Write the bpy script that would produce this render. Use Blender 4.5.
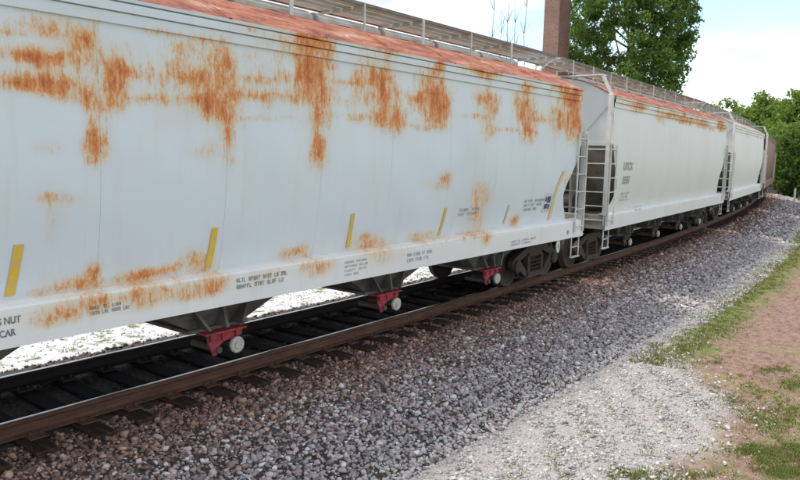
import bpy, math, random
import numpy as np
from mathutils import Vector, Matrix
random.seed(7); rng = np.random.default_rng(7)
for o in list(bpy.data.objects): bpy.data.objects.remove(o)
scene = bpy.context.scene
COL = scene.collection

# ------------------------------------------------------------------ camera
F = 703.48; TH = 0.6582; PIT = 0.1251; ROLL = -0.0207; CH = 2.7832; DC = 7.9553   # focal in px of the 800 px photo
R = 321.2; XC = 7.61                                                              # track: arc of radius R, centre (XC, R)
fw = np.array([math.cos(TH), math.sin(TH), 0]); rt = np.array([math.sin(TH), -math.cos(TH), 0]); up = np.array([0, 0, 1.])
AX = fw*math.cos(PIT) - up*math.sin(PIT); UP = up*math.cos(PIT) + fw*math.sin(PIT)
CAM = np.array([0, -DC, CH]); cr, sr = math.cos(ROLL), math.sin(ROLL)
RIGHT = cr*rt - sr*UP; UPR = sr*rt + cr*UP
def ray(u, v): return RIGHT*(u-400)/F + UPR*(240-v)/F + AX
def on_y(u, v, y): d = ray(u, v); return CAM + d*((y-CAM[1])/d[1])
def on_z(u, v, z): d = ray(u, v); return CAM + d*((z-CAM[2])/d[2])
def at_dist(u, dist, z):                                   # a point on the ground, this far away along the pixel column
    d = ray(u, 150); d = d/np.hypot(d[0], d[1]); return np.array([CAM[0]+d[0]*dist, CAM[1]+d[1]*dist, z])
cd = bpy.data.cameras.new('camera'); cam = bpy.data.objects.new('camera', cd); COL.objects.link(cam)
cd.sensor_width = 36; cd.lens = F/800*36; cd.clip_start = 0.05; cd.clip_end = 8000
M = Matrix(((RIGHT[0], UPR[0], -AX[0], CAM[0]), (RIGHT[1], UPR[1], -AX[1], CAM[1]), (RIGHT[2], UPR[2], -AX[2], CAM[2]), (0, 0, 0, 1)))
cam.matrix_world = M
scene.camera = cam

# ------------------------------------------------------------------ sky, sun, exposure
SUN_AZ, SUN_EL = math.radians(-32), math.radians(61.5)     # azimuth from +Y towards +X
w = bpy.data.worlds.new('World'); scene.world = w; w.use_nodes = True
nt = w.node_tree; N, Lk = nt.nodes, nt.links
bg = N['Background']; bg.inputs['Strength'].default_value = 0.15
sky = N.new('ShaderNodeTexSky'); sky.sky_type = 'NISHITA'; sky.sun_disc = False
sky.sun_elevation = SUN_EL; sky.sun_rotation = SUN_AZ; sky.air_density = 1.0; sky.dust_density = 0.6; sky.ozone_density = 1.0
tc = N.new('ShaderNodeTexCoord'); sp = N.new('ShaderNodeSeparateXYZ'); Lk.new(tc.outputs['Generated'], sp.inputs[0])
def wmath(op, a, b=None, clamp=False):
    n = N.new('ShaderNodeMath'); n.operation = op; n.use_clamp = clamp
    for i, x in enumerate((a, b)):
        if x is None: continue
        if isinstance(x, (int, float)): n.inputs[i].default_value = x
        else: Lk.new(x, n.inputs[i])
    return n.outputs[0]
zz = wmath('ADD', wmath('MAXIMUM', sp.outputs[2], 0.0), 0.22)
cmb = N.new('ShaderNodeCombineXYZ')
Lk.new(wmath('DIVIDE', sp.outputs[0], zz), cmb.inputs[0]); Lk.new(wmath('DIVIDE', sp.outputs[1], zz), cmb.inputs[1])
noi = N.new('ShaderNodeTexNoise'); noi.inputs['Scale'].default_value = 1.15; noi.inputs['Detail'].default_value = 7; noi.inputs['Roughness'].default_value = 0.55
noi.inputs['Distortion'].default_value = 0.25
mp = N.new('ShaderNodeMapping'); mp.inputs['Location'].default_value = (1.5, 5.0, 0); Lk.new(cmb.outputs[0], mp.inputs[0]); Lk.new(mp.outputs[0], noi.inputs['Vector'])
ramp = N.new('ShaderNodeValToRGB'); ramp.color_ramp.elements[0].position = 0.40; ramp.color_ramp.elements[1].position = 0.57
Lk.new(noi.outputs[0], ramp.inputs[0])
noi2 = N.new('ShaderNodeTexNoise'); noi2.inputs['Scale'].default_value = 2.6; noi2.inputs['Detail'].default_value = 6; Lk.new(mp.outputs[0], noi2.inputs['Vector'])
cr2 = N.new('ShaderNodeValToRGB'); cr2.color_ramp.elements[0].position = 0.40; cr2.color_ramp.elements[1].position = 0.62
cr2.color_ramp.elements[0].color = (3.1, 3.22, 3.45, 1); cr2.color_ramp.elements[1].color = (5.1, 5.15, 5.2, 1); Lk.new(noi2.outputs[0], cr2.inputs[0])
mx = N.new('ShaderNodeMix'); mx.data_type = 'RGBA'; Lk.new(ramp.outputs[0], mx.inputs[0]); Lk.new(sky.outputs[0], mx.inputs[6]); Lk.new(cr2.outputs[0], mx.inputs[7])
Lk.new(mx.outputs[2], bg.inputs['Color'])
sd = bpy.data.lights.new('sun', 'SUN'); sun = bpy.data.objects.new('sun', sd); COL.objects.link(sun)
sd.energy = 2.0; sd.angle = math.radians(9.0); sd.color = (1, 0.955, 0.88)
sdir = Vector((math.sin(SUN_AZ)*math.cos(SUN_EL), math.cos(SUN_AZ)*math.cos(SUN_EL), math.sin(SUN_EL)))
sun.rotation_euler = sdir.to_track_quat('Z', 'Y').to_euler(); sun.location = (0, 0, 60)
vs = scene.view_settings; vs.view_transform = 'Standard'; vs.look = 'None'; vs.gamma = 1; vs.exposure = 0.98; vs.use_curve_mapping = False
scene.render.engine = 'CYCLES'; scene.render.resolution_x = 1024; scene.render.resolution_y = 614

# ------------------------------------------------------------------ helpers
def arc(s, o, z=0.0):
    a = s/R; r = R+o                                        # o > 0: camera side
    return np.array([XC+r*math.sin(a), R-r*math.cos(a), z])
def bed_z(o):                                               # height of the ballast
    return np.interp(o, [-3.3, -1.75, -1.4, -.6, .6, .85, 1.35, 1.9, 3.75, 4.2], [-0.75, -0.26, -0.22, -.235, -.235, -.245, -.25, -.285, -.60, -.80])
def ground_z(o):
    return np.interp(o, [-60, -8, -3.0, -2.4, 3.2, 3.75, 4.3, 6.0, 9, 40], [-0.3, -0.55, -0.57, -0.9, -0.9, -0.63, -0.56, -0.52, -0.42, -0.3])
def gzs(s, o):
    k = np.clip((o-3.6)/.4, 0, 1)*np.clip((30-o)/5, 0, 1); return ground_z(o)+k*(.03*np.sin(o*2.3+s*.7)*np.sin(s*1.3+o)+.008*np.sin(o*9+s*7))
class NT:
    def __init__(s, name):
        s.m = bpy.data.materials.new(name); s.m.use_nodes = True; s.t = s.m.node_tree
        s.b = s.t.nodes['Principled BSDF']; s.tc = None
    def new(s, k, **kw):
        n = s.t.nodes.new('ShaderNode'+k)
        for a, v in kw.items(): setattr(n, a, v)
        return n
    def put(s, sock, v):
        if isinstance(v, (int, float)): sock.default_value = v
        elif isinstance(v, tuple): sock.default_value = v if len(v) != 3 or sock.type != 'RGBA' else (*v, 1)
        else: s.t.links.new(v, sock)
    def math(s, op, a, b=None, clamp=False):
        n = s.new('Math', operation=op, use_clamp=clamp); s.put(n.inputs[0], a)
        if b is not None: s.put(n.inputs[1], b)
        return n.outputs[0]
    def coord(s, out='Object'):
        if not s.tc: s.tc = s.new('TexCoord')
        return s.tc.outputs[out]
    def noise(s, scale, detail=4, rough=0.55, stretch=None, out='Object', off=None):
        n = s.new('TexNoise'); n.inputs['Scale'].default_value = scale; n.inputs['Detail'].default_value = detail; n.inputs['Roughness'].default_value = rough
        v = s.coord(out)
        if stretch or off:
            mm = s.new('Mapping'); s.t.links.new(v, mm.inputs[0]); v = mm.outputs[0]
            if stretch: mm.inputs['Scale'].default_value = stretch
            if off: mm.inputs['Location'].default_value = off
        s.t.links.new(v, n.inputs['Vector']); return n.outputs[0]
    def mix(s, f, a, b):
        n = s.new('Mix', data_type='RGBA'); s.put(n.inputs[0], f); s.put(n.inputs[6], a); s.put(n.inputs[7], b); return n.outputs[2]
    def ramp(s, f, stops):
        n = s.new('ValToRGB'); e = n.color_ramp.elements
        while len(e) < len(stops): e.new(0.5)
        for q, (p, c) in zip(e, stops): q.position = p; q.color = (*c, 1) if len(c) == 3 else c
        s.put(n.inputs[0], f); return n.outputs[0]
    def step(s, x, lo, hi):
        n = s.new('MapRange', interpolation_type='SMOOTHSTEP'); s.put(n.inputs[0], x); s.put(n.inputs[1], lo); s.put(n.inputs[2], hi); return n.outputs[0]
    def attr(s, name):
        n = s.new('Attribute', attribute_name=name); return n.outputs['Fac']
    def attrc(s, name):
        n = s.new('Attribute', attribute_name=name); return n.outputs['Color']
    def bump(s, h, strength=0.3, dist=0.02):
        n = s.new('Bump'); n.inputs['Strength'].default_value = strength; n.inputs['Distance'].default_value = dist
        s.put(n.inputs['Height'], h); s.t.links.new(n.outputs[0], s.b.inputs['Normal'])
    def base(s, c, rough=0.6, metal=0.0, spec=None):
        s.put(s.b.inputs['Base Color'], c); s.put(s.b.inputs['Roughness'], rough); s.put(s.b.inputs['Metallic'], metal)
        if spec is not None: s.b.inputs['Specular IOR Level'].default_value = spec
        return s.m
def simple(name, c, rough=0.65, var=0.25, scale=6, metal=0.0, dirt=None, stretch=None, spec=None, bump=0.0):
    n = NT(name); k = n.noise(scale, 5, 0.6, stretch)
    d = dirt or tuple(x*0.55 for x in c)
    col = n.mix(n.math('MULTIPLY', n.step(k, 0.38, 0.72), var*2, True), c, d)
    if bump: n.bump(n.noise(scale*6, 4), bump, 0.01)
    return n.base(col, rough, metal, spec)
def rust_paint(name, base, grime=(0.48, 0.43, 0.33), rough=0.5):
    n = NT(name); r = n.attr('rust')
    fine = n.noise(6.0, 9, 0.75, (1.5, 1.5, 0.9)); speck = n.noise(26, 6, 0.75, (1.6, 1.6, 0.5))
    big = n.noise(0.55, 4, 0.55); streak = n.noise(2.2, 6, 0.65, (3.0, 3.0, 0.16))
    c = n.mix(n.math('MULTIPLY', n.step(big, 0.42, 0.66), 0.30), base, tuple(x*0.86 for x in base))
    c = n.mix(n.math('MULTIPLY', n.step(streak, 0.50, 0.75), 0.16), c, grime)
    drip = n.noise(3.0, 5, 0.7, (5.0, 5.0, 0.6))
    nz = n.math('ADD', n.math('ADD', n.math('MULTIPLY', fine, 0.40), n.math('MULTIPLY', speck, 0.42)), n.math('MULTIPLY', drip, 0.28))
    dn = n.math('MULTIPLY', n.math('SUBTRACT', nz, 0.55), 4.2)
    x = n.math('SUBTRACT', n.math('ADD', n.math('MULTIPLY', r, 1.25), n.math('MULTIPLY', dn, n.step(r, 0.0, 0.35))), 0.40)
    halo = n.math('MULTIPLY', n.step(n.math('ADD', r, n.math('MULTIPLY', dn, 0.12)), 0.03, 0.55), 0.60)
    c = n.mix(halo, c, (0.68, 0.52, 0.31))
    f = n.math('MULTIPLY', n.math('MULTIPLY', x, 1.9, True), n.step(r, 0.05, 0.25))
    rc = n.ramp(n.math('ADD', n.math('MULTIPLY', x, 0.85), n.math('MULTIPLY', speck, 0.25)),
                [(0.12, (0.70, 0.47, 0.20)), (0.38, (0.72, 0.36, 0.12)), (0.70, (0.66, 0.235, 0.08)), (1.0, (0.46, 0.12, 0.045))])
    c = n.mix(f, c, rc)
    n.bump(n.math('ADD', n.math('MULTIPLY', f, 0.5), n.math('MULTIPLY', n.noise(1.3, 3), 6.0)), 0.12, 0.01)
    rg = n.math('ADD', rough, n.math('MULTIPLY', f, 0.35))
    return n.base(c, rg)
def obj(name, verts, faces, mat, parent=None, smooth=False, attrs=None):
    me = bpy.data.meshes.new(name); me.from_pydata([tuple(map(float, v)) for v in verts], [], faces)
    if attrs:
        for k, a in attrs.items():
            if a.ndim == 1: me.attributes.new(k, 'FLOAT', 'POINT').data.foreach_set('value', a.astype(np.float32))
            else: me.attributes.new(k, 'FLOAT_COLOR', 'POINT').data.foreach_set('color', a.astype(np.float32).ravel())
    if smooth: me.polygons.foreach_set('use_smooth', [True]*len(me.polygons))
    me.materials.append(mat); me.update()
    o = bpy.data.objects.new(name, me); COL.objects.link(o); o.parent = parent
    return o
def tag(o, label=None, cat=None, group=None, kind=None):
    for k, v in (('label', label), ('category', cat), ('group', group), ('kind', kind)):
        if v: o[k] = v
    return o
def empty(name, loc, rz=0, label=None, cat=None, group=None):
    o = bpy.data.objects.new(name, None); COL.objects.link(o); o.location = loc; o.rotation_euler = (0, 0, rz); o.empty_display_size = 0.2
    return tag(o, label, cat, group)
class MB:
    def __init__(s): s.v = []; s.f = []
    def add(s, v, f):
        n = len(s.v); s.v += [tuple(q) for q in v]; s.f += [tuple(i+n for i in q) for q in f]; return s
    def box(s, x0, x1, y0, y1, z0, z1, c=0.0):
        if c <= 0:
            v = [(x, y, z) for z in (z0, z1) for (x, y) in ((x0, y0), (x1, y0), (x1, y1), (x0, y1))]
            return s.add(v, [(3, 2, 1, 0), (4, 5, 6, 7), (0, 1, 5, 4), (1, 2, 6, 5), (2, 3, 7, 6), (3, 0, 4, 7)])
        c = min(c, (x1-x0)/2.1, (y1-y0)/2.1, (z1-z0)/2.1); v = []
        for z, k in ((z0, c), (z0+c, 0), (z1-c, 0), (z1, c)):
            a0, a1, b0, b1 = x0+k, x1-k, y0+k, y1-k; e = 0 if k else c
            if k: v += [(a0, b0, z), (a1, b0, z), (a1, b1, z), (a0, b1, z)]*1
            else: v += [(x0, y0, z), (x1, y0, z), (x1, y1, z), (x0, y1, z)]
        f = [(3, 2, 1, 0), (12, 13, 14, 15)]
        for k in range(3):
            for i in range(4): f.append((k*4+i, k*4+(i+1) % 4, k*4+4+(i+1) % 4, k*4+4+i))
        return s.add(v, f)
    def tube(s, pts, rad, n=8, cap=True):
        pts = [Vector(p) for p in pts]; rad = rad if isinstance(rad, (list, tuple)) else [rad]*len(pts); v = []
        for i, p in enumerate(pts):
            d = (pts[min(i+1, len(pts)-1)]-pts[max(i-1, 0)]).normalized()
            a = d.orthogonal().normalized() if abs(d.z) > 0.95 else d.cross(Vector((0, 0, 1))).normalized(); b = d.cross(a)
            for k in range(n):
                t = 2*math.pi*(k+0.5)/n; v.append(p+(a*math.cos(t)+b*math.sin(t))*rad[i])
        f = [(i*n+k, i*n+(k+1) % n, i*n+n+(k+1) % n, i*n+n+k) for i in range(len(pts)-1) for k in range(n)]
        if cap: f += [tuple(range(n))[::-1], tuple(range((len(pts)-1)*n, len(pts)*n))]
        return s.add(v, f)
    def lathe_y(s, prof, cx, cy, cz, n=24):                 # prof: (radius, y)
        v = [(cx+r*math.cos(2*math.pi*k/n), cy+y, cz+r*math.sin(2*math.pi*k/n)) for r, y in prof for k in range(n)]
        f = [(i*n+k, i*n+(k+1) % n, i*n+n+(k+1) % n, i*n+n+k) for i in range(len(prof)-1) for k in range(n)]
        return s.add(v, f+[tuple(range(n)), tuple(range((len(prof)-1)*n, len(prof)*n))[::-1]])
    def prism(s, poly, axis, a, b):                         # poly in the two other axes
        def P(p, q): return {'x': (q, p[0], p[1]), 'y': (p[0], q, p[1]), 'z': (p[0], p[1], q)}[axis]
        n = len(poly)
        return s.add([P(p, a) for p in poly]+[P(p, b) for p in poly],
                     [tuple(range(n))[::-1], tuple(range(n, 2*n))]+[(i, (i+1) % n, n+(i+1) % n, n+i) for i in range(n)])
    def quad(s, *p): return s.add(p, [tuple(range(len(p)))])
    def build(s, name, mat, parent=None, smooth=False): return obj(name, s.v, s.f, mat, parent, smooth)

# ------------------------------------------------------------------ materials
P1 = rust_paint('grey_white_car_paint', (0.69, 0.735, 0.77))
P1S = rust_paint('cream_sill_paint', (0.79, 0.77, 0.73))
P2 = rust_paint('cream_white_car_paint', (0.74, 0.73, 0.69))
P3 = rust_paint('white_car_paint', (0.78, 0.765, 0.72))
P4 = rust_paint('brown_car_paint', (0.20, 0.065, 0.045))
def roof_mat():
    n = NT('rusted_roof'); a = n.noise(2.2, 7, 0.72, (0.6, 2, 2)); b = n.noise(12, 5, 0.7)
    c = n.ramp(n.math('ADD', n.math('MULTIPLY', a, 0.75), n.math('MULTIPLY', b, 0.25)), [(0.36, (0.08, 0.018, 0.012)), (0.45, (0.23, 0.06, 0.028)), (0.53, (0.37, 0.13, 0.06)), (0.60, (0.42, 0.22, 0.15)), (0.67, (0.58, 0.55, 0.51))])
    n.bump(b, 0.2); return n.base(c, 0.75)
ROOF = roof_mat()
PALE = simple('pale_weathered_paint', (0.55, 0.54, 0.50), 0.6, 0.35, 3, dirt=(0.42, 0.28, 0.18))
GALV = simple('galvanised_walkway', (0.74, 0.71, 0.68), 0.65, 0.2, 5)
WALK = simple('walkway_edge_steel', (0.22, 0.20, 0.18), 0.7, 0.3, 5)
WHITE = simple('white_safety_paint', (0.66, 0.65, 0.61), 0.55, 0.3, 5, dirt=(0.46, 0.39, 0.30))
UNDER = simple('underframe_grime', (0.075, 0.065, 0.055), 0.85, 0.4, 7, dirt=(0.12, 0.09, 0.065))
BAY = simple('hopper_bay_paint', (0.15, 0.145, 0.13), 0.75, 0.5, 3, dirt=(0.06, 0.05, 0.045))
SLOPE = simple('dusty_slope_sheet', (0.30, 0.28, 0.24), 0.75, 0.5, 2.5, dirt=(0.16, 0.14, 0.115))
RED = simple('red_gate_paint', (0.42, 0.035, 0.05), 0.6, 0.6, 14, dirt=(0.16, 0.03, 0.025))
CAPS = simple('pale_capstan', (0.55, 0.52, 0.44), 0.6, 0.4, 20)
WHEEL = simple('wheel_steel', (0.065, 0.05, 0.04), 0.7, 0.4, 9, 0.2, dirt=(0.055, 0.045, 0.04))
FRAME = simple('cast_truck_frame', (0.085, 0.058, 0.043), 0.85, 0.5, 7, dirt=(0.045, 0.035, 0.03))
YEL = simple('yellow_reflective_strip', (0.76, 0.49, 0.03), 0.5, 0.5, 11, dirt=(0.60, 0.44, 0.16))
YELF = simple('faded_yellow_strip', (0.66, 0.52, 0.20), 0.5, 0.4, 8, dirt=(0.6, 0.55, 0.38))
YEL2 = simple('scuffed_yellow_strip', (0.70, 0.52, 0.12), 0.5, 0.5, 10, dirt=(0.66, 0.62, 0.50))
INK = simple('black_stencil_paint', (0.09, 0.09, 0.095), 0.6, 0.5, 45, dirt=(0.42, 0.41, 0.39))
INKF = simple('faded_grey_stencil', (0.33, 0.34, 0.35), 0.6, 0.5, 60, dirt=(0.40, 0.40, 0.40))
BLUE = simple('dark_blue_placard', (0.05, 0.08, 0.20), 0.5, 0.2, 30)
DARK = simple('seam_backing_steel', (0.42, 0.42, 0.41), 0.8, 0.2, 4)  # plain grey backing steel behind the panel seams
def rail_mat():
    n = NT('rusty_rail_web'); k = n.noise(5, 6, 0.65, (0.5, 0.5, 2)); c = n.ramp(k, [(0.3, (0.055, 0.024, 0.013)), (0.55, (0.105, 0.046, 0.024)), (0.75, (0.15, 0.070, 0.036))])
    n.bump(n.noise(60, 3), 0.25, 0.004); return n.base(c, 0.8)
RAIL = rail_mat(); RAIL_SHADE = simple('shaded_rail_web', (0.022, 0.016, 0.013), 0.85, 0.3, 5); HEAD = simple('polished_rail_head', (0.42, 0.39, 0.37), 0.3, 0.15, 3, 1.0, dirt=(0.3, 0.25, 0.22))  # far rail's web is a near-black copy: under-car shade put into its colour
def tie_mat():
    n = NT('creosoted_timber'); k = n.noise(3, 6, 0.7, (4, 0.5, 4)); g = n.noise(26, 4, 0.6, (2, 0.2, 2))
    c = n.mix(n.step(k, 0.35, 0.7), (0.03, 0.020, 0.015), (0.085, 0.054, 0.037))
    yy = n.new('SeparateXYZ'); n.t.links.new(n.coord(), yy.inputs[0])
    c = n.mix(n.step(yy.outputs[1], -.70, -.50), c, (0.016, 0.014, 0.013)); n.bump(g, 0.5, 0.01); return n.base(c, 0.95, spec=0.1)  # near-black from the near rail inward: shade under the cars painted into the timber
TIE = tie_mat(); PLATE = simple('rusted_tie_plate', (0.13, 0.06, 0.035), 0.85, 0.4, 14)

# ------------------------------------------------------------------ ground (one sheet round the arc's centre, to the horizon)
def ground_mat():
    n = NT('trackside_ground'); g = n.new('NewGeometry'); sp_ = n.new('SeparateXYZ'); n.t.links.new(g.outputs['Position'], sp_.inputs[0])
    dx = n.math('SUBTRACT', sp_.outputs[0], XC); dy = n.math('SUBTRACT', R, sp_.outputs[1])
    o = n.math('SUBTRACT', n.math('SQRT', n.math('ADD', n.math('MULTIPLY', dx, dx), n.math('MULTIPLY', dy, dy))), R)
    s = n.math('MULTIPLY', n.math('ARCTAN2', dx, dy), R)
    wob = n.math('MULTIPLY', n.math('SUBTRACT', n.noise(1.6, 6, 0.65), 0.5), 1.5)
    ow = n.math('ADD', o, wob)
    f1 = n.noise(9, 8, 0.75); f2 = n.noise(45, 6, 0.75); f3 = n.noise(1.1, 5, 0.6); f4 = n.noise(2.7, 6, 0.65, off=(5, 2, 0))
    dirt = n.ramp(f1, [(0.28, (0.13, 0.078, 0.058)), (0.5, (0.25, 0.155, 0.12)), (0.72, (0.36, 0.25, 0.20))])
    tan_ = n.ramp(f1, [(0.3, (0.16, 0.11, 0.06)), (0.7, (0.35, 0.265, 0.16))])
    grn = n.ramp(f1, [(0.3, (0.07, 0.095, 0.025)), (0.55, (0.15, 0.175, 0.05)), (0.75, (0.28, 0.25, 0.11))])
    lime = n.ramp(f2, [(0.32, (0.20, 0.18, 0.16)), (0.5, (0.38, 0.355, 0.33)), (0.7, (0.52, 0.49, 0.46))])
    limef = n.ramp(f2, [(0.30, (0.36, 0.345, 0.32)), (0.45, (0.60, 0.585, 0.56)), (0.7, (0.74, 0.73, 0.71))])
    c = n.mix(n.step(f3, 0.50, 0.66), dirt, tan_)
    right = n.math('MULTIPLY', n.step(n.math('ADD', ow, n.math('MULTIPLY', f4, 1.2)), 6.6, 7.5), n.step(f4, 0.42, 0.56))
    c = n.mix(n.math('MULTIPLY', right, 0.75), c, grn)
    strip = n.math('MULTIPLY', n.step(ow, 3.9, 4.3), n.step(ow, 5.35, 4.65)); strip = n.math('MULTIPLY', strip, n.step(s, 1.5, 5.0))
    c = n.mix(n.math('MULTIPLY', strip, n.step(f4, 0.3, 0.48)), c, grn)
    ed = n.new('MapRange'); n.put(ed.inputs[0], s); ed.inputs[1].default_value = 2.2; ed.inputs[2].default_value = 4.8; ed.inputs[3].default_value = 6.0; ed.inputs[4].default_value = 4.3
    lm = n.step(n.math('SUBTRACT', ow, ed.outputs[0]), 0.30, -0.30)
    lm = n.math('MULTIPLY', lm, n.step(f1, 0.25, 0.42))
    c = n.mix(n.math('MULTIPLY', lm, 0.92), c, lime)
    far = n.math('MULTIPLY', n.step(o, -1.0, -1.6), n.step(n.math('ADD', o, n.math('MULTIPLY', wob, 3.0)), -16, -12))
    c = n.mix(n.step(o, -1.0, -1.6), c, grn)
    c = n.mix(n.math('MULTIPLY', far, n.step(f4, 0.66, 0.52)), c, limef)
    c = n.mix(n.step(ow, 9, 12), c, grn); c = n.mix(n.step(s, 42, 60), c, grn)
    n.bump(n.math('ADD', n.math('MULTIPLY', f1, 1.0), n.math('MULTIPLY', f2, 0.6)), 0.6, 0.03)
    return n.base(c, 0.95, spec=0.2)
sl = list(np.arange(-12, 30, 0.3))+list(np.arange(30, 80, 1.0))+list(np.arange(80, 400, 10)); ang = [x/R for x in sl]
a = ang[-1]
while a < 2*math.pi+ang[0]-0.10: a += 0.08; ang.append(a)
ol = [-319, -250, -180, -120, -80, -50, -30, -18, -12]+list(np.arange(-9, -3, 0.8))+[-3, -2.4, -1.5, 0, 1.5, 3.2]+list(np.arange(3.4, 9, 0.15))+[9.4, 10, 11, 13, 16, 20, 26, 35, 50, 80, 130, 220, 400, 800, 1600, 3500]
NA, NO = len(ang), len(ol); gv = []
for a in ang:
    for o in ol:
        z = float(gzs(a*R, o)) if abs(a*R) < 200 else float(ground_z(o))
        gv.append((XC+(R+o)*math.sin(a), R-(R+o)*math.cos(a), z))
gf = [(i*NO+j, i*NO+j+1, ((i+1) % NA)*NO+j+1, ((i+1) % NA)*NO+j) for i in range(NA) for j in range(NO-1)]
gf.append(tuple(i*NO for i in range(NA)))
tag(obj('ground', gv, gf, ground_mat(), smooth=True), kind='structure')

def ballast_mat(name):
    n = NT(name); f = n.noise(30, 7, 0.8); g = n.noise(1.4, 4)
    v = n.new('TexVoronoi'); v.inputs['Scale'].default_value = 24; n.t.links.new(n.coord(), v.inputs['Vector'])
    c = n.mix(n.step(n.math('ADD', n.math('MULTIPLY', v.outputs['Distance'], 0.5), f), 0.5, 1.0), (0.12, 0.095, 0.08), (0.045, 0.036, 0.03))
    n.bump(f, 0.8, 0.03); return n.base(c, 0.95, spec=0.2)
def sweep(name, prof, s0, s1, ds, mat, parent=None, smooth=False):   # prof: closed or open list of (o, z); closed if it ends where it starts
    ss = np.arange(s0, s1+1e-6, ds); n = len(prof); v = [arc(s, o, z) for s in ss for o, z in prof]
    return obj(name, v, [(i*n+k, i*n+k+1, (i+1)*n+k+1, (i+1)*n+k) for i in range(len(ss)-1) for k in range(n-1)], mat, parent, smooth)
tag(sweep('ballast_bed', [(o, float(bed_z(o))) for o in (-3.3, -2.5, -1.75, -1.4, -.6, 0, .6, .85, 1.35, 1.9, 2.4, 3.1, 3.75, 4.2)], -30, 130, 0.8, ballast_mat('ballast_base')), kind='structure')

# ------------------------------------------------------------------ loose stones
T = (1+5**0.5)/2
ICV = np.array([(-1, T, 0), (1, T, 0), (-1, -T, 0), (1, -T, 0), (0, -1, T), (0, 1, T), (0, -1, -T), (0, 1, -T), (T, 0, -1), (T, 0, 1), (-T, 0, -1), (-T, 0, 1)])/math.hypot(1, T)
ICF = np.array([(0, 11, 5), (0, 5, 1), (0, 1, 7), (0, 7, 10), (0, 10, 11), (1, 5, 9), (5, 11, 4), (11, 10, 2), (10, 7, 6), (7, 1, 8), (3, 9, 4), (3, 4, 2), (3, 2, 6), (3, 6, 8), (3, 8, 9), (4, 9, 5), (2, 4, 11), (6, 2, 10), (8, 6, 7), (9, 8, 1)])
def stones(name, pts, size, cols, mat):
    n = len(pts); pts = np.asarray(pts); size = np.asarray(size)
    q = rng.normal(size=(n, 4)); q /= np.linalg.norm(q, axis=1)[:, None]; w_, x, y, z = q.T
    Rm = np.stack([1-2*(y*y+z*z), 2*(x*y-z*w_), 2*(x*z+y*w_), 2*(x*y+z*w_), 1-2*(x*x+z*z), 2*(y*z-x*w_), 2*(x*z-y*w_), 2*(y*z+x*w_), 1-2*(x*x+y*y)], 1).reshape(n, 3, 3)
    loc = ICV[None]*rng.uniform(0.52, 1.32, (n, 12, 1))*(rng.uniform(0.42, 1.32, (n, 1, 3)))*size[:, None, None]
    v = np.einsum('nij,nkj->nki', Rm, loc); v[:, :, 2] *= 0.8; v += pts[:, None, :]
    f = (ICF[None]+(np.arange(n)*12)[:, None, None]).reshape(-1, 3)
    me = bpy.data.meshes.new(name); me.vertices.add(n*12); me.vertices.foreach_set('co', v.astype(np.float32).ravel())
    me.loops.add(len(f)*3); me.loops.foreach_set('vertex_index', f.ravel().astype(np.int32))
    me.polygons.add(len(f)); me.polygons.foreach_set('loop_start', np.arange(0, len(f)*3, 3, dtype=np.int32)); me.update(calc_edges=True)
    c = np.ones((n, 12, 4)); c[:, :, :3] = np.asarray(cols)[:, None, :]
    me.attributes.new('tone', 'FLOAT_COLOR', 'POINT').data.foreach_set('color', c.astype(np.float32).ravel())
    me.materials.append(mat); o = bpy.data.objects.new(name, me); COL.objects.link(o); return tag(o, kind='stuff')
def stone_mat():
    n = NT('crushed_stone'); k = n.noise(70, 4, 0.7); c = n.mix(n.step(k, 0.35, 0.7), n.attrc('tone'), n.mix(0.5, n.attrc('tone'), (0.12, 0.10, 0.09)))
    return n.base(c, 0.9, spec=0.25)
STONE = stone_mat()
def arcv(s, o): a = s/R; return np.stack([XC+(R+o)*np.sin(a), R-(R+o)*np.cos(a)], 1)
def scatter(n, s0, s1, o0, o1, zf): 
    s = rng.uniform(s0, s1, n); o = rng.uniform(o0, o1, n); p = np.zeros((n, 3)); p[:, :2] = arcv(s, o); p[:, 2] = gzs(s, o) if zf is ground_z else zf(o); return s, o, p
pal = np.array([(0.15, 0.125, 0.12), (0.28, 0.24, 0.235), (0.42, 0.375, 0.365), (0.25, 0.18, 0.155), (0.34, 0.29, 0.295), (0.62, 0.585, 0.57), (0.21, 0.19, 0.21)])
prob = np.array([.19, .20, .16, .12, .14, .14, .05])
PS, ZS, CS = [], [], []
for n, s0, s1, o0, o1, r0, r1 in ((38000, -5.5, 8, .85, 4.05, 0.017, 0.034), (22000, 8, 24, .85, 4.05, 0.026, 0.044), (8000, 24, 62, 1.2, 4.05, 0.04, 0.065), (5200, -8, 26, -2.6, .85, 0.022, 0.034)):
    s, o, p = scatter(n, s0, s1, o0, o1, bed_z); z = np.clip((r0+r1)/2*np.exp(rng.normal(-.05, .34, n)), r0*.5, r1*1.5)
    p[:, 2] += rng.uniform(-0.2, 0.55, n)*z
    c = pal[rng.choice(7, n, p=prob)]*rng.uniform(0.75, 1.25, (n, 1))*np.array([1.36, 1.28, 1.22])
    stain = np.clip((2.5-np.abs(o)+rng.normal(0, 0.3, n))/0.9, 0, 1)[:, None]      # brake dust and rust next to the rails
    c = c*(1-stain)+c*np.array([0.66, 0.47, 0.35])*stain*np.where(o < .8, .18, 1)[:, None]  # beyond the near rail also dimmed: the train's shade painted into the stones
    pale = np.clip((o-2.7+rng.normal(0, 0.5, n))/1.0, 0, 1)[:, None]*(rng.random((n, 1)) < 0.8); c = c*(1-pale)+pale*np.array([0.50, 0.48, 0.455])*rng.uniform(0.75, 1.2, (n, 1))
    PS.append(p); ZS.append(z); CS.append(np.clip(c, 0, 0.8))
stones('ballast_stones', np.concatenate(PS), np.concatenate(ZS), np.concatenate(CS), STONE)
PS, ZS, CS = [], [], []
n = 27000; s, o, p = scatter(n, -3, 7, 3.65, 6.6, ground_z)
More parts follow.
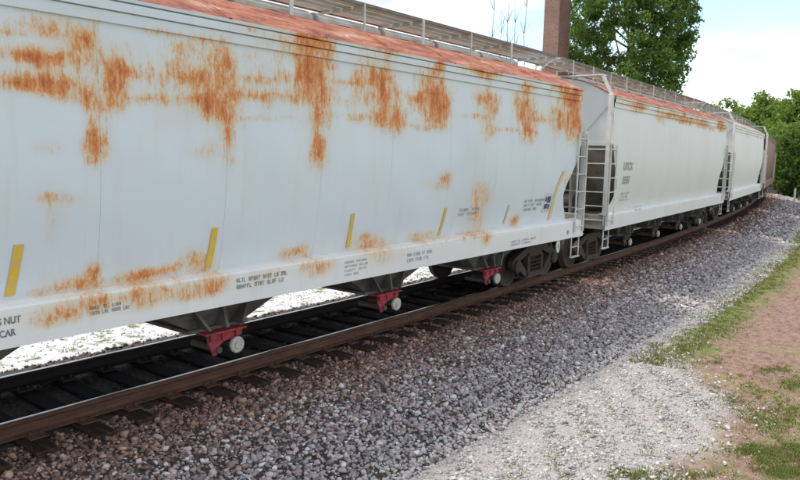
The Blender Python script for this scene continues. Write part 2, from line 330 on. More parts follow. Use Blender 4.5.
keep = o < np.interp(s, [-3, 2.2, 4.8, 8], [6.0, 5.9, 4.3, 4.2])+rng.normal(0, 0.42, n); p, o = p[keep], o[keep]; n = len(p); z = np.clip(np.exp(rng.normal(-4.3, .42, n)), .006, .034); p[:, 2] += z*rng.uniform(-.25, .4, n)
PS.append(p); ZS.append(z); CS.append(np.array([0.58, 0.545, 0.525])*rng.uniform(0.40, 1.30, (n, 1))*(1-0.12*rng.random((n, 3))))
n = 9000; s, o, p = scatter(n, 7, 45, 3.6, 4.45, ground_z); z = rng.uniform(0.015, 0.035, n); p[:, 2] += z*0.25
PS.append(p); ZS.append(z); CS.append(np.array([0.50, 0.48, 0.46])*rng.uniform(0.5, 1.25, (n, 1)))
n = 3000; s, o, p = scatter(n, -3, 30, 4.2, 8.2, ground_z); z = rng.uniform(0.006, 0.018, n)
PS.append(p); ZS.append(z); CS.append(np.array([0.42, 0.36, 0.31])*rng.uniform(0.6, 1.25, (n, 1)))
n = 5000; s, o, p = scatter(n, -8, 14, -6, -2.3, ground_z); z = rng.uniform(0.012, 0.035, n); p[:, 2] += z*0.2
PS.append(p); ZS.append(z); CS.append(np.array([0.66, 0.65, 0.63])*rng.uniform(0.55, 1.12, (n, 1)))
stones('limestone_gravel', np.concatenate(PS), np.concatenate(ZS), np.clip(np.concatenate(CS), 0, 0.75), STONE)

# ------------------------------------------------------------------ track
track = empty('railway_track', arc(6, 0, -0.2), 0, 'rusty railway track with dark timber ties curving away under the train', 'railway track')
track.matrix_world = Matrix.Translation(Vector(arc(6, 0, -0.2)))
def reparent(o, p): o.parent = p; o.matrix_parent_inverse = p.matrix_world.inverted(); return o
for sgn in (1, -1):
    c = sgn*0.7545
    pr = [(-.07, -.172), (.07, -.172), (.07, -.160), (.018, -.142), (.010, -.125), (.010, -.055), (.030, -.042), (.036, -.034), (.036, -.010), (.030, -.002)]
    web = [(c+x, z) for x, z in pr]+[(c+.0285, -.0005), (c-.0285, -.0005)]+[(c-x, z) for x, z in pr[::-1]]
    r_ = reparent(sweep('rail', web+[web[0]], -30, 130, 0.8, RAIL if sgn > 0 else RAIL_SHADE), track)
    reparent(sweep('rail_head', [(c+.0275, .0015), (c+.015, .0035), (c-.015, .0035), (c-.034, .0005), (c-.0365, -.012)], -30, 130, 0.8, HEAD), track).name = 'rail_head'
tm = MB().box(-.115, .115, -1.295, 1.295, -.178, 0, .012); tie_proto = None; plate_proto = None
for i, s in enumerate(np.arange(-7.6, 78, 0.533)):
    a = s/R+random.uniform(-.03, .03); p = arc(s+random.uniform(-.05, .05), random.uniform(-.06, .06), -.186+random.uniform(-.008, .0))
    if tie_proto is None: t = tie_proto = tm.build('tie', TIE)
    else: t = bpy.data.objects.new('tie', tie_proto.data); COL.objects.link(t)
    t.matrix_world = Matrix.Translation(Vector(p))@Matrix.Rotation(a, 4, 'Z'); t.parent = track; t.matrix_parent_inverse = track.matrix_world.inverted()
    if s > 24: continue
    for sg in (1, -1):
        if plate_proto is None:
            q = MB().box(-.095, .095, -.19, .19, 0, .013, .004)
            for x in (-.055, .055):
                for y in (-.086, .086): q.tube([(x, y, 0), (x, y, .032)], .011, 6).box(x-.014, x+.014, y-.02 if y > 0 else y-.012, y+.012 if y > 0 else y+.02, .03, .043, .004)
            k = plate_proto = q.build('tie_plate', PLATE)
        else: k = bpy.data.objects.new('tie_plate', plate_proto.data); COL.objects.link(k)
        pp = arc(s, sg*.7545, -.1855); k.matrix_world = Matrix.Translation(Vector(pp))@Matrix.Rotation(s/R, 4, 'Z'); k.parent = track; k.matrix_parent_inverse = track.matrix_world.inverted()
# ------------------------------------------------------------------ covered hopper cars
HL0 = HL = 7.95                                                    # half length over the sills
ZP = [1.40, 1.55, 1.75, 2.0, 2.3, 2.7, 3.2, 3.6, 3.95]; YP = [1.44, 1.505, 1.55, 1.585, 1.61, 1.62, 1.615, 1.60, 1.575]
def yprof(z): z = np.asarray(z, float); return np.where(z < 2.85, 1.62-.0856*(2.85-z)**2, 1.62-.037*(z-2.85)**2)
def inset(z): return np.interp(z, [1.4, 1.5, 1.7, 1.95, 2.2, 2.6, 3.0, 4.2], [.55, .62, .80, .93, .82, .50, .33, .31])
SEAMS0 = SEAMS = [-6.3, -4.8, -3.3, -1.82, -.32, 1.12, 2.62, 4.12, 5.62]
# rust of the nearest car, read off the photograph: centre and half-size in its pixels, strength
RUST = [(35,56,36,6,.95),(53,31,26,8,.75),(10,32,15,3,.4),(30,84,32,7,.75),(52,85,11,8,.95),(84,96,9,8,.95),(100,104,17,5,.75),(113,87,9,14,1),(117,66,14,9,.55),(127,70,12,6,.35),(90,40,8,6,.65),(82,50,7,5,.55),(97,45,3,15,.45),
 (100,128,6,14,.75),(98,145,9,13,.85),(115,158,25,6,.15),(45,150,13,7,.3),(190,50,12,6,.65),(187,70,13,7,.55),(202,82,25,5,.6),(185,100,30,4,.6),(214,108,15,9,.85),(225,78,7,19,1),(228,62,7,8,.75),(224,102,6,14,.85),(227,140,4,18,.55),(198,150,10,7,.3),(165,34,16,2,.4),(150,97,25,3,.45),
 (255,78,22,2,.5),(250,97,20,2.5,.5),(270,119,26,1.5,.35),(305,40,14,8,.95),(318,48,8,6,.7),(308,72,9,17,.9),(322,62,5,15,.7),(299,78,14,3,.65),(290,97,30,3,.55),(320,100,7,20,.85),(319,150,6,12,.65),(318,128,3,20,.6),
 (333,65,3,2,.7),(375,80,11,9,1),(350,81,16,1.6,.5),(385,86,3,17,.7),(380,101,8,8,.7),(397,118,4,14,.75),(380,121,9,6,.7),(380,50,13,6,.6),(365,118,30,2,.35),
 (434,95,9,14,1),(418,98,14,4,.65),(436,112,6,8,.8),(443,108,3,13,.7),(440,66,4,8,.75),(415,126,22,1.5,.4),(482,72,13,4,1),(486,97,7,5,.8),(490,112,5,14,.6),(478,118,13,1.5,.45),(488,130,5,6,.5),
 (527,110,5,14,.9),(522,104,4,10,.7),(528,132,5,9,.75),(514,130,12,1.5,.5),(575,104,9,14,1),(575,126,7,11,.8),(558,115,6,3,.7),(560,125,7,5,.7),(530,87,5,3,.6),(559,88,6,3,.8),(545,120,12,1.5,.4),
 (447,180,4,6,.8),(435,185,8,4,.4),(482,190,5,8,.5),(482,212,5,11,.55),(520,221,4,4,.95),(568,180,5,10,.35),
 (97,275,6,8,.95),(80,285,14,5,.9),(58,291,12,2,.7),(145,277,18,4,.9),(167,272,16,3,.6),(205,262,10,8,.75),(302,252,12,5,.65),(374,243,10,6,.75),(430,237,9,5,.65),
 (85,305,28,6,1),(62,312,13,5,.8),(135,293,6,4,.7),(160,295,20,6,.6),(205,287,15,6,.8),(150,302,10,4,.4),(315,268,10,5,.75),(485,240,4,4,.85),(382,256,12,8,.28),(30,322,14,6,.25),(265,275,8,5,.4),
 (62,205,12,22,.2),(65,200,20,4,.3),(52,236,5,20,.18),(200,40,9,3,.3),(250,30,14,3,.35),(60,18,20,3,.4),(470,236,30,2,.4),
 (95,75,100,34,.22),(215,85,55,40,.25),(310,75,38,42,.28),(378,92,28,34,.25),(432,100,22,30,.28),(488,108,18,26,.25),(528,112,16,24,.25),(572,112,18,28,.35),(100,290,60,18,.2),(215,275,40,14,.2),(310,262,30,12,.18),(380,250,26,10,.2),(480,205,14,26,.22),(225,150,14,26,.22),(320,160,14,20,.2)]
RX = []
for u, v, ru, rv, k in RUST:
    c = on_y(u, v, -1.6); a = on_y(u+1, v, -1.6); b = on_y(u, v+1, -1.6)
    RX.append((c[0], c[2], ru*abs(a[0]-c[0])*1.22, rv*abs(b[2]-c[2])*1.22, k))
RX = np.array(RX)
LAT = np.random.default_rng(99).random((256, 256))
def vnoise(x, z, fx, fz, o=4, rough=.55, sh=0.0):
    t = np.zeros(len(x)); amp = 1.0; tot = 0
    for k in range(o):
        a, b = x*fx*2**k+17.3*k+sh, z*fz*2**k+9.1*k+sh*1.7; i0 = np.floor(a).astype(int); j0 = np.floor(b).astype(int); u = a-i0; v = b-j0; u = u*u*(3-2*u); v = v*v*(3-2*v)
        L = lambda p, q: LAT[p % 256, q % 256]
        t += amp*((L(i0, j0)*(1-u)+L(i0+1, j0)*u)*(1-v)+(L(i0, j0+1)*(1-u)+L(i0+1, j0+1)*u)*v); tot += amp; amp *= rough
    return t/tot
def patches(x, z, pt, warp=1.0):
    wx = x+(vnoise(x, z, 2.4, 3.0, 4, .6)-.5)*.24*warp; wz = z+(vnoise(x, z, 2.4, 2.4, 4, .6, 40)-.5)*.14*warp
    q = np.ones(len(x))
    for X, Z, a, b, k in pt: q *= 1-k*np.exp(-0.7*(((wx-X)/a)**2+((wz-Z)/b)**2))
    br = vnoise(x, z, 5.0, 4.0, 4, .6, 80); dr = vnoise(x, z, 14.0, 1.0, 3, .6, 120)
    return np.clip((1-q)*(.22+1.1*br+.25*dr), 0, 1)
def rust_car1(x, z, cx): return patches(x+cx, z, RX)
def rust_random(seed, amount, lo, hi):
    g = np.random.default_rng(seed); pt = []
    for i in range(int(46*amount)):
        X = g.uniform(-7.5, 7.5); top = g.random() < 0.8; Z = g.uniform(3.82, 4.12) if top else g.uniform(1.05, 2.6)
        pt.append((X, Z, g.uniform(.15, .7), g.uniform(.05, .16), g.uniform(lo, hi)*(1 if top else .4)))
    def f(x, z, cx):
        return patches(x+seed*31.7, z, [(X+seed*31.7, Z, a, b, k) for X, Z, a, b, k in pt])
    return f
def grid(name, xs, rows, fn, mat, parent, rust, cx, smooth=True):   # rows: parameters, fn(x, row) -> vertex
    v = np.array([fn(x, q) for q in rows for x in xs]); n = len(xs)
    f = [(j*n+i, j*n+i+1, (j+1)*n+i+1, (j+1)*n+i) for j in range(len(rows)-1) for i in range(n-1)]
    return obj(name, v, f, mat, parent, smooth, {'rust': rust(v[:, 0], v[:, 2], cx)} if rust else None)

def glyphs(mb, x0, z0, w, h, words, yf, g):                  # worn stencil lettering too small to read: strokes of letter size
    total = sum(words)+len(words)-1; cw = w/total; x = x0
    for k in words:
        for i in range(k):
            kind = g.integers(0, 6); t = cw*.2; a, b = x, x+cw*.74
            bars = {0: [(a, a+t, 0, 1), (b-t, b, 0, 1), (a, b, .42, .58)], 1: [(a, a+t, 0, 1), (a+t, b, .84, 1), (a+t, b*.9+a*.1, .42, .58)], 2: [(a, b, .84, 1), ((a+b-t)/2, (a+b+t)/2, 0, .84)],
                    3: [(a, a+t, 0, 1), (a+t, b, 0, .16)], 4: [(a, b, .84, 1), (b-t, b, .16, .84), (a, b, 0, .16), (a, a+t, .16, .84)], 5: [(a, a+t, 0, 1), (b-t, b, .5, 1), (a+t, b-t, .84, 1), (a+t, b-t, .42, .58), (b-t*1.3, b, 0, .42)]}[int(kind)]
            for p, q, r0, r1 in bars:
                za, zb = z0+h*r0, z0+h*r1; mb.quad((p, -yf(za)-.004, za), (q, -yf(za)-.004, za), (q, -yf(zb)-.004, zb), (p, -yf(zb)-.004, zb))
            x += cw
        x += cw
def text_mesh(txt, h, x, z, y, mat, parent, name='lettering', align='LEFT', sx=1.0):
    c = bpy.data.curves.new('t', 'FONT'); c.body = txt; c.size = h*1.42; c.align_x = align; c.offset = 0.004*h/.1
    t = bpy.data.objects.new('t', c); COL.objects.link(t); bpy.context.view_layer.update()
    me = bpy.data.meshes.new_from_object(t.evaluated_get(bpy.context.evaluated_depsgraph_get())); bpy.data.objects.remove(t)
    for v in me.vertices: X, Y = v.co.x*sx, v.co.y; v.co = (x+X, -(y(z+Y) if callable(y) else y)-.004, z+Y)
    me.materials.clear(); me.materials.append(mat); o = bpy.data.objects.new(name, me); COL.objects.link(o); o.parent = parent; return o

def lens_pts(): return [1.4, 1.5, 1.6, 1.7, 1.8, 1.95, 2.1, 2.2, 2.4, 2.6, 2.8, 3.0, 3.3, 3.6, 3.93]
def make_truck(parent, x, sgn, detail):
    o = bpy.data.objects.new('truck', None); 
    m = MB(); m.box(-.2, .2, -.98, .98, .42, .66, .02)                                       # bolster
    for s in (-1, 1):                                                                       # cast side frames
        y0, y1 = (s*1.075, s*.955) if s < 0 else (s*.955, s*1.075)
        m.prism([(-1.06, .44), (-1.06, .58), (-.80, .70), (-.40, .82), (.40, .82), (.80, .70), (1.06, .58), (1.06, .44), (.86, .44), (.72, .56), (.36, .68), (.30, .68), (.30, .60), (-.30, .60), (-.30, .68), (-.36, .68), (-.72, .56), (-.86, .44)], 'y', y0, y1)
        m.prism([(-.86, .44), (-.72, .56), (-.36, .24), (-.44, .16)], 'y', y0, y1); m.prism([(.86, .44), (.44, .16), (.36, .24), (.72, .56)], 'y', y0, y1)
        m.prism([(-.46, .15), (.46, .15), (.38, .27), (-.38, .27)], 'y', y0-.03, y1+.03)
        for q in (-.34, .30): m.box(q-.03, q+.07, y0, y1, .26, .62)
    t = m.build('truck', FRAME, parent); t.location = (x, .075, 0); t.rotation_euler = (0, 0, (-.0217 if sgn < 0 else .0217))
    for dx in (-.89, .89):
        MB().tube([(dx, -.95, .457), (dx, .95, .457)], .075, 10).build('axle', FRAME, t)
        for s in (-1, 1):
            pr = [(.08, .0), (.16, .005), (.17, .03), (.35, .05), (.39, .02), (.40, -.005), (.450, -.005), (.457, .01), (.459, .095), (.468, .102), (.485, .115), (.483, .135), (.40, .135), (.36, .09), (.12, .10)]
            MB().lathe_y([(r, -s*(-.86+y)*-1 if False else s*(.86-y)) for r, y in pr], dx, 0, .457, 28 if detail else 16).build('wheel', WHEEL, t, True)
            MB().lathe_y([(.115, s*.95), (.13, s*1.0), (.13, s*1.12), (.10, s*1.14), (.045, s*1.145)], dx, 0, .457, 14).build('bearing_cap', FRAME, t)
    for s in (-1, 1):
        for dx in (-.2, -.07, .07, .2):
            k = MB(); n = 26; k.tube([(dx+.05*math.cos(i*.9), s*1.015+.05*math.sin(i*.9), .28+i*.31/n) for i in range(n)], .014, 5); k.build('spring', FRAME, t)
    return t
def make_ladder(parent, p0, p1, z0, z1, n, mat, r=.014, axis='x'):
    a, b = Vector(p0), Vector(p1)
    m = MB()
    for p in (a, b): m.box(p.x-.022, p.x+.022, p.y-.012, p.y+.012, z0, z1, .004)
    l = m.build('ladder', mat, parent)
    for i in range(n):
        z = z0+.12+(z1-z0-.24)*i/(n-1); MB().tube([(a.x, a.y, z), (b.x, b.y, z)], r, 6).build('rung', mat, l)
    return l
def make_hopper(s, label, paint, rust, step, idx, cx=None, roof=ROOF, post=WHITE, group='covered hopper cars of the train', hl=7.95, bays=(-4.67, -1.57, 1.54, 4.63)):
    global HL, SEAMS
    HL = hl; kx = hl/HL0; SEAMS = [q*kx for q in SEAMS0]
    p = arc(s, 0); car = empty('covered_hopper_car', tuple(p), s/R, label, 'hopper car', group); near = idx == 0; wx = p[0] if cx is None else cx
    edges = [None]+SEAMS+[None]
    for side in (-1, 1):
        stp = step if side < 0 else .5
        def spt(x, z): return (x, side*yprof(z), z)
        zrow = list(np.arange(1.40, 3.94, stp))+[3.945] if side < 0 else [1.4, 1.75, 2.0, 2.3, 2.7, 3.2, 3.6, 3.945]
        zrow = zrow if near and side < 0 else list(np.linspace(1.40, 3.945, 27 if idx < 2 and side < 0 else 16))
        for i in range(10):
            a, b = edges[i], edges[i+1]; nx = max(2, int(round((1.5 if a is not None and b is not None else 1.4)/stp))+1); ts = np.linspace(0, 1, nx)
            def fn(t, z, a=a, b=b, i=i):
                x0 = (-HL+inset(z)) if a is None else a+.0009; x1 = (HL-inset(z)) if b is None else b-.0009
                xx = x0+(x1-x0)*t; pil = math.sin(math.pi*t)**.7*(.006*math.sin(z*2.3+i*1.9)+.005*math.sin(z*5.1+xx*3.1+i)+.004*math.sin(xx*7.3+z*1.1)) if near and side < 0 else 0
                return (xx, side*(yprof(z)-.004+pil*math.sin(math.pi*min(1, max(0, (z-1.4)/2.545)))), z)
            grid('side_panel', ts, zrow, fn, paint, car, rust if side < 0 else None, wx)
        zr = list(np.linspace(1.42, 3.93, 30))
        obj('inner_shell', [(x, side*(yprof(z)-.022), z) for z in zr for x in (-HL+1.0, HL-1.0)], [(2*j, 2*j+1, 2*j+3, 2*j+2) for j in range(len(zr)-1)], DARK, car)
        xs = np.linspace(-HL, HL, int(2*HL/max(stp, .05))+1)
        sp_ = [(1.59, 1.03), (1.60, 1.00), (1.625, 1.005), (1.625, 1.10), (1.625, 1.20), (1.625, 1.30), (1.622, 1.352), (1.605, 1.372), (1.52, 1.398), (1.43, 1.402)]
        grid('side_sill', xs, sp_, lambda x, q: (x, side*q[0], q[1]), P1S if near else paint, car, rust if side < 0 else None, wx, False)
        xs2 = xs[(xs > -HL+.28) & (xs < HL-.28)]
        cp = [(1.56, 3.93), (1.60, 3.932), (1.60, 3.985), (1.60, 4.035), (1.575, 4.037), (1.575, 4.045), (1.62, 4.047), (1.62, 4.09), (1.62, 4.128), (1.575, 4.130), (1.575, 4.142), (1.625, 4.144), (1.63, 4.175), (1.53, 4.185)]
        grid('top_chord', xs2, cp, lambda x, q: (x, side*q[0], q[1]), paint, car, rust if side < 0 else None, wx, False)
    rp = [(1.60, 4.180), (1.40, 4.285), (1.20, 4.39), (1.0, 4.485), (.8, 4.565), (.6, 4.62), (.4, 4.655), (.2, 4.675), (0, 4.68)]; rp = [(-y, z) for y, z in rp]+[(y, z) for y, z in rp[-2::-1]]
    re = [-HL+.3]+SEAMS+[HL-.3]
    for a, b in zip(re[:-1], re[1:]):
        v = []; k = len(rp)
        for x, dz in ((a+.004, .0), (a+.06, .0), (a+.065, .014), (a+.10, .014), (a+.105, 0), (b-.004, 0)): v += [(x, y, z+dz) for y, z in rp]
        obj('roof_sheet', v, [(j*k+i, j*k+i+1, (j+1)*k+i+1, (j+1)*k+i) for j in range(5) for i in range(k-1)], roof, car)
    for i in range(9):                                        # long hatch covers down the middle
        x0 = (-6.9+i*1.545)*kx; MB().prism([(-.42, 4.64), (-.42, 4.72), (-.30, 4.80), (.30, 4.80), (.42, 4.72), (.42, 4.64)], 'x', x0, x0+1.42*kx).build('hatch_cover', PALE, car)
    for y0, y1 in ((-.47, -.27), (-.24, -.04), (-.01, .19), (.22, .42)): MB().box(-HL-.42, HL+.64, y0, y1, 5.035, 5.06, .004).build('walkway_plank', GALV, car)
    for y in (-.5, .45): MB().box(-HL-.42, HL+.64, y-.02, y+.015, 5.02, 5.07).build('walkway_edge', WALK, car)
    px = [(-7.6+i*1.555)*kx for i in range(10)]+[HL+.55]
    for i, x in enumerate(px):
        m = MB(); wd = .035 if i % 2 else .018
        if abs(x) < HL-.2:
            m.box(x-wd, x+wd, -.53, -.515, 4.60, 5.075, .004).box(x-wd, x+wd, .465, .48, 4.60, 5.075, .004); m.box(x-.02, x+.02, -.515, .465, 4.985, 5.02)
        else: m.box(x-.03, x+.03, -.53, .48, 4.985, 5.02).tube([(x, -.5, 5.0), (x-.75, -.5, 4.66)], .014, 6).tube([(x, .45, 5.0), (x-.75, .45, 4.66)], .014, 6)
        m.build('walkway_bracket', post, car)
    # ends
    for e in (-1, 1):
        X = e*(HL-.34); v = []
        zs_ = [3.05, 3.4, 3.93, 4.15]; pts = [(X, -yprof(min(z, 3.95))+.01, z) for z in zs_]+[(X, y, z-.01) for y, z in rp]+[(X, yprof(min(z, 3.95))-.01, z) for z in zs_[::-1]]
        MB().quad(*pts).build('end_sheet', paint, car)
        MB().quad((X, -1.6, 3.05), (X, 1.6, 3.05), (e*(HL-1.75), 1.43, 1.40), (e*(HL-1.75), -1.43, 1.40)).build('slope_sheet', SLOPE, car)
        m = MB().box(*sorted((X, X+e*.05)), -1.58, 1.58, 3.02, 3.09); m.build('end_stiffener', paint, car)
        for y in (-.55, .55): m = MB().prism([(e*(HL-.36), 3.05), (e*(HL-.42), 1.36), (e*(HL-.55), 1.36), (e*(HL-1.5), 1.42)], 'y', y-.012, y+.012).build('end_gusset', SLOPE, car)
        MB().box(*sorted((e*(HL-.05), e*(HL-.20))), -1.60, 1.60, 1.02, 1.36, .01).box(*sorted((e*(HL-.20), e*(HL-1.7))), -1.42, 1.42, 1.27, 1.33).build('end_sill', SLOPE, car)
        if e > 0 or True:
            m = MB().tube([(e*(HL-.75), -.85, 1.62), (e*(HL-.75), -.15, 1.62)], .19, 14); m.build('air_reservoir', UNDER, car)
            m = MB().tube([(e*(HL-.55), .25, 1.58), (e*(HL-.55), .75, 1.58)], .15, 12); m.box(*sorted((e*(HL-.7), e*(HL-.4))), .2, .8, 1.33, 1.44); m.build('brake_cylinder', PALE, car)
        for sy in (-1, 1):
            y = sy*1.655; x0, x1 = e*(HL-.07), e*(HL-.50)
            make_ladder(car, (x0, y, 0), (x1, y, 0), 1.12, 3.05 if e < 0 else 3.25, 6, post)
            make_ladder(car, (e*(HL-.03), sy*1.58, 0), (e*(HL-.03), sy*1.05, 0), 1.12, 3.05 if e < 0 else 3.25, 6, post)
            m = MB().box(*sorted((e*(HL-.0), e*(HL-.13))), *sorted((sy*1.635, sy*1.54)), 1.36, 4.22 if e < 0 else 3.3, .01)
            if e < 0: m.tube([(e*(HL-.065), sy*1.59, 4.20), (e*(HL-.065), sy*1.36, 4.66)], .045, 6).tube([(e*(HL-.36), sy*.6, 3.0), (e*(HL-.30), sy*1.55, 4.1)], .012, 5)
            m.build('corner_post', post, car)
            m = MB(); xa, xb = e*(HL-.08), e*(HL-.46); yy = sy*1.57
            for x in (xa, xb): m.box(x-.02, x+.02, yy-.008, yy+.008, .56, 1.02)
            m.box(min(xa, xb)-.02, max(xa, xb)+.02, yy-.03, yy+.03, .545, .575); m.box(min(xa, xb), max(xa, xb), yy-.012, yy+.012, .77, .79); m.build('stirrup_step', post if idx else PALE, car)
        for y0, y1 in ((-1.38, -.56), (.51, 1.38)) if e < 0 else ():
            MB().box(*sorted((e*(HL-.30), e*(HL-.02))), y0, y1, 4.66, 4.69).build('end_walkway', post, car)
        # coupler
        m = MB().box(*sorted((e*(HL-1.2), e*(HL+.22))), -.16, .16, .74, 1.06, .02)
        m.prism([(HL+.2, -.09), (HL+.52, -.09), (HL+.56, -.20), (HL+.70, -.17), (HL+.66, -.02), (HL+.60, .02), (HL+.69, .10), (HL+.66, .20), (HL+.40, .17), (HL+.2, .09)] if e > 0 else [(-x, -y) for x, y in [(HL+.2, -.09), (HL+.52, -.09), (HL+.56, -.20), (HL+.70, -.17), (HL+.66, -.02), (HL+.60, .02), (HL+.69, .10), (HL+.66, .20), (HL+.40, .17), (HL+.2, .09)]], 'z', .76, 1.0); m.build('coupler', FRAME, car)
        MB().tube([(e*(HL-.02), -.35, .98), (e*(HL+.15), -.36, .75), (e*(HL+.40), -.32, .62), (e*(HL+.66), -.28, .60)], .028, 7).build('air_hose', UNDER, car)
        make_truck(car, e*(HL-1.0), e, idx < 2)
    MB().box(-HL+1, HL-1, -.33, .33, .72, 1.12, .01).box(-HL+1.7, HL-1.7, -1.42, 1.42, 1.36, 1.40).build('center_sill', UNDER, car)
    for y, z, r_ in ((-1.18, .985, .022), (-.62, .80, .018)):
        MB().tube([(-HL+1.6, y, z)]+[(x, y+.012*math.sin(x*3), z-.012*abs(math.sin(x*1.3))) for x in np.linspace(-HL+2.2, HL-2.2, 14)]+[(HL-1.6, y, z)], r_, 6).build('brake_pipe', UNDER, car)
    # hopper bays with outlets
    for i, bx in enumerate(bays):
        m = MB(); t0, b0 = min(1.53, abs(bays[1]-bays[0])/2-.02), .46
        top = [(bx-t0, -1.42, 1.385), (bx+t0, -1.42, 1.385), (bx+t0, 1.42, 1.385), (bx-t0, 1.42, 1.385)]; mid = [(bx-1.1, -1.38, 1.0), (bx+.80, -1.38, 1.0), (bx+.80, 1.38, 1.0), (bx-1.1, 1.38, 1.0)]
        bot = [(bx-b0, -1.16, .67), (bx+b0*.75, -1.16, .67), (bx+b0*.75, 1.16, .67), (bx-b0, 1.16, .67)]
        v = top+mid+bot; m.add(v, [(k*4+j, k*4+(j+1) % 4, k*4+4+(j+1) % 4, k*4+4+j) for k in range(2) for j in range(4)]+[(8, 9, 10, 11)])
        m.box(bx-.50, bx+.38, -1.20, 1.20, .625, .672, .008)
        for q in (-.75, -.2, .3): m.prism([(bx+q*1.15-.02, 1.36), (bx+q*1.15+.02, 1.36), (bx+q*.45+.02, .68), (bx+q*.45-.02, .68)], 'y', -1.40, -1.17)
        b = m.build('hopper_bay', BAY if idx < 2 else UNDER, car)
        for sy in (-1, 1):
            g = MB()
            g.prism([(bx-.30, .62), (bx+.20, .62), (bx+.20, .53), (bx+.10, .50), (bx-.08, .49), (bx-.14, .45), (bx-.18, .34), (bx-.23, .34), (bx-.30, .50)], 'y', *sorted((sy*1.30, sy*1.27)))
            for q in (-.27, -.1, .1): g.box(bx+q-.015, bx+q+.015, *sorted((sy*1.30, sy*1.33)), .52, .62)
            g.box(bx-.36, bx+.24, *sorted((sy*1.34, sy*1.0)), .605, .628)
            g.build('outlet_gate', RED if near or i == 9 else UNDER, b)
            MB().tube([(bx+.06, sy*.8, .42), (bx+.06, sy*1.36, .42)], .03, 8).tube([(bx-.16, sy*.8, .40), (bx-.16, sy*1.33, .40)], .04, 8).build('gate_shaft', UNDER, b)
            MB().lathe_y([(.035, sy*1.33), (.095, sy*1.335), (.10, sy*1.35), (.10, sy*1.375), (.085, sy*1.385), (.05, sy*1.385), (.045, sy*1.40), (.02, sy*1.40)], bx+.07, 0, .43, 18).build('capstan', CAPS, b)
    return car, wx
sill_y = lambda z: 1.625
cars = []
car1, w1 = make_hopper(6.86-XC, 'nearest pale grey hopper car, heavily streaked with orange rust, red outlet gates', P1, rust_car1, .042, 0, cx=6.86)
car2, w2 = make_hopper(16.08-XC+7.15, 'cream-white hopper car coupled right behind the nearest rust-streaked one', P2, rust_random(3, 1.1, .3, .7), .10, 1, hl=7.1, bays=(-4.2, -1.4, 1.4, 4.2))
car3, w3 = make_hopper(16.0-XC+7.2*2+1.35+6.3, 'clean white hopper car between the cream-white one and the brown one', P3, rust_random(5, .35, .25, .5), .3, 2, roof=simple('pale_roof', (.5, .42, .36), .7, .5, 3, dirt=(.38, .2, .14)), hl=6.3, bays=(-2.6, 0, 2.6))
car4, w4 = make_hopper(16.05-XC+7.2*2+1.35*2+12.6+7.6, 'brown hopper car, farthest of the train where it curves out of sight', P4, None, .4, 3, roof=simple('brown_roof', (.25, .13, .10), .7, .4, 3), hl=7.6)
# markings of the nearest car (local x = world x - 6.86)
g = np.random.default_rng(11)
def lx(u, v, y=-1.625): q = on_y(u, v, y); return q[0]-6.86, q[2]
def yb(z): return float(yprof(z))
def strip(xb, xt, z0, z1, wd, mat):
    zs_ = np.linspace(z0, z1, 6); v = []
    for z in zs_:
        t = (z-z0)/(z1-z0); x = xb+(xt-xb)*t; y = -yb(z)-.005; v += [(x-wd/2, y, z), (x+wd/2, y, z)]
    obj('reflective_strip', v, [(2*i, 2*i+1, 2*i+3, 2*i+2) for i in range(5)], mat, car1)
for (ub, vb, ut, vt, wd, mt) in ((13, 297, 22, 245, .085, YEL), (211, 270, 218, 228, .085, YEL), (350, 248, 355, 214, .075, YEL), (441, 236, 448, 208, .07, YEL), (505, 224, 511, 205, .06, YELF)):
    b, t = lx(ub, vb, -1.5), lx(ut, vt, -1.58); strip(b[0], t[0], max(1.425, b[1]), t[1], wd, mt)
zs_ = np.linspace(1.44, 2.45, 12); v = []
for z in zs_: xx = HL-.97-.0*z; x1 = HL-inset(z)-.012 if z > 1.9 else HL-.95; y = -yb(z)-.005; v += [(x1-.13, y, z), (x1, y, z)]
obj('reflective_strip', v, [(2*i, 2*i+1, 2*i+3, 2*i+2) for i in range(11)], YEL2, car1)
text_mesh('RING NUT', .06, lx(22, 325)[0], 1.225, 1.625, INK, car1, align='RIGHT', sx=.8)
text_mesh('THIS CAR', .06, lx(16.5, 333)[0], 1.115, 1.625, INK, car1, align='RIGHT', sx=.8)
def block(u0, u1, vm, lines, h, mat, y=sill_y, gap=1.5):
    a, z = lx(u0, vm); b, _ = lx(u1, vm); m = MB(); n = len(lines)
    for i, (wds, frac) in enumerate(lines): glyphs(m, a, z+((n-1)/2-i)*h*gap-h/2, (b-a)*frac, h, wds, y, g)
    tag(m.build('stencil_lettering', mat, car1), kind='stuff')
block(91, 131, 311, [((3, 2, 3), .78), ((4, 3, 4, 3), 1)], .035, INK)
block(237, 288, 284, [((4, 5, 4, 2, 3), 1), ((6, 4, 4, 2), .92)], .05, INK)
block(345, 368, 269, [((5, 6), .95), ((7, 5), 1), ((6, 5), .95), ((4, 3), .6)], .03, INKF, gap=1.9)
block(407, 432, 258, [((3, 5, 2, 4), 1), ((4, 4, 3), .85)], .055, INKF)
block(511, 535, 243.5, [((6, 5, 4), 1), ((5, 6), .8)], .04, INKF)
block(464, 484, 213, [((5, 4), 1), ((3, 5), .9)], .05, INKF, yb)
block(528, 548, 206, [((5, 6), 1), ((4, 3, 4), .9), ((5, 3), .7)], .055, INKF, yb)
a, z = lx(551, 203); m = MB()
for q0, q1, r0, r1 in ((-.16, .16, -.19, .2),): m.quad(*[(a+x, -yb(z+y)-.003, z+y) for x, y in ((q0, r0), (q1, r0), (q1, r1), (q0, r1))])
pl = m.build('placard', WHITE, car1); m = MB()
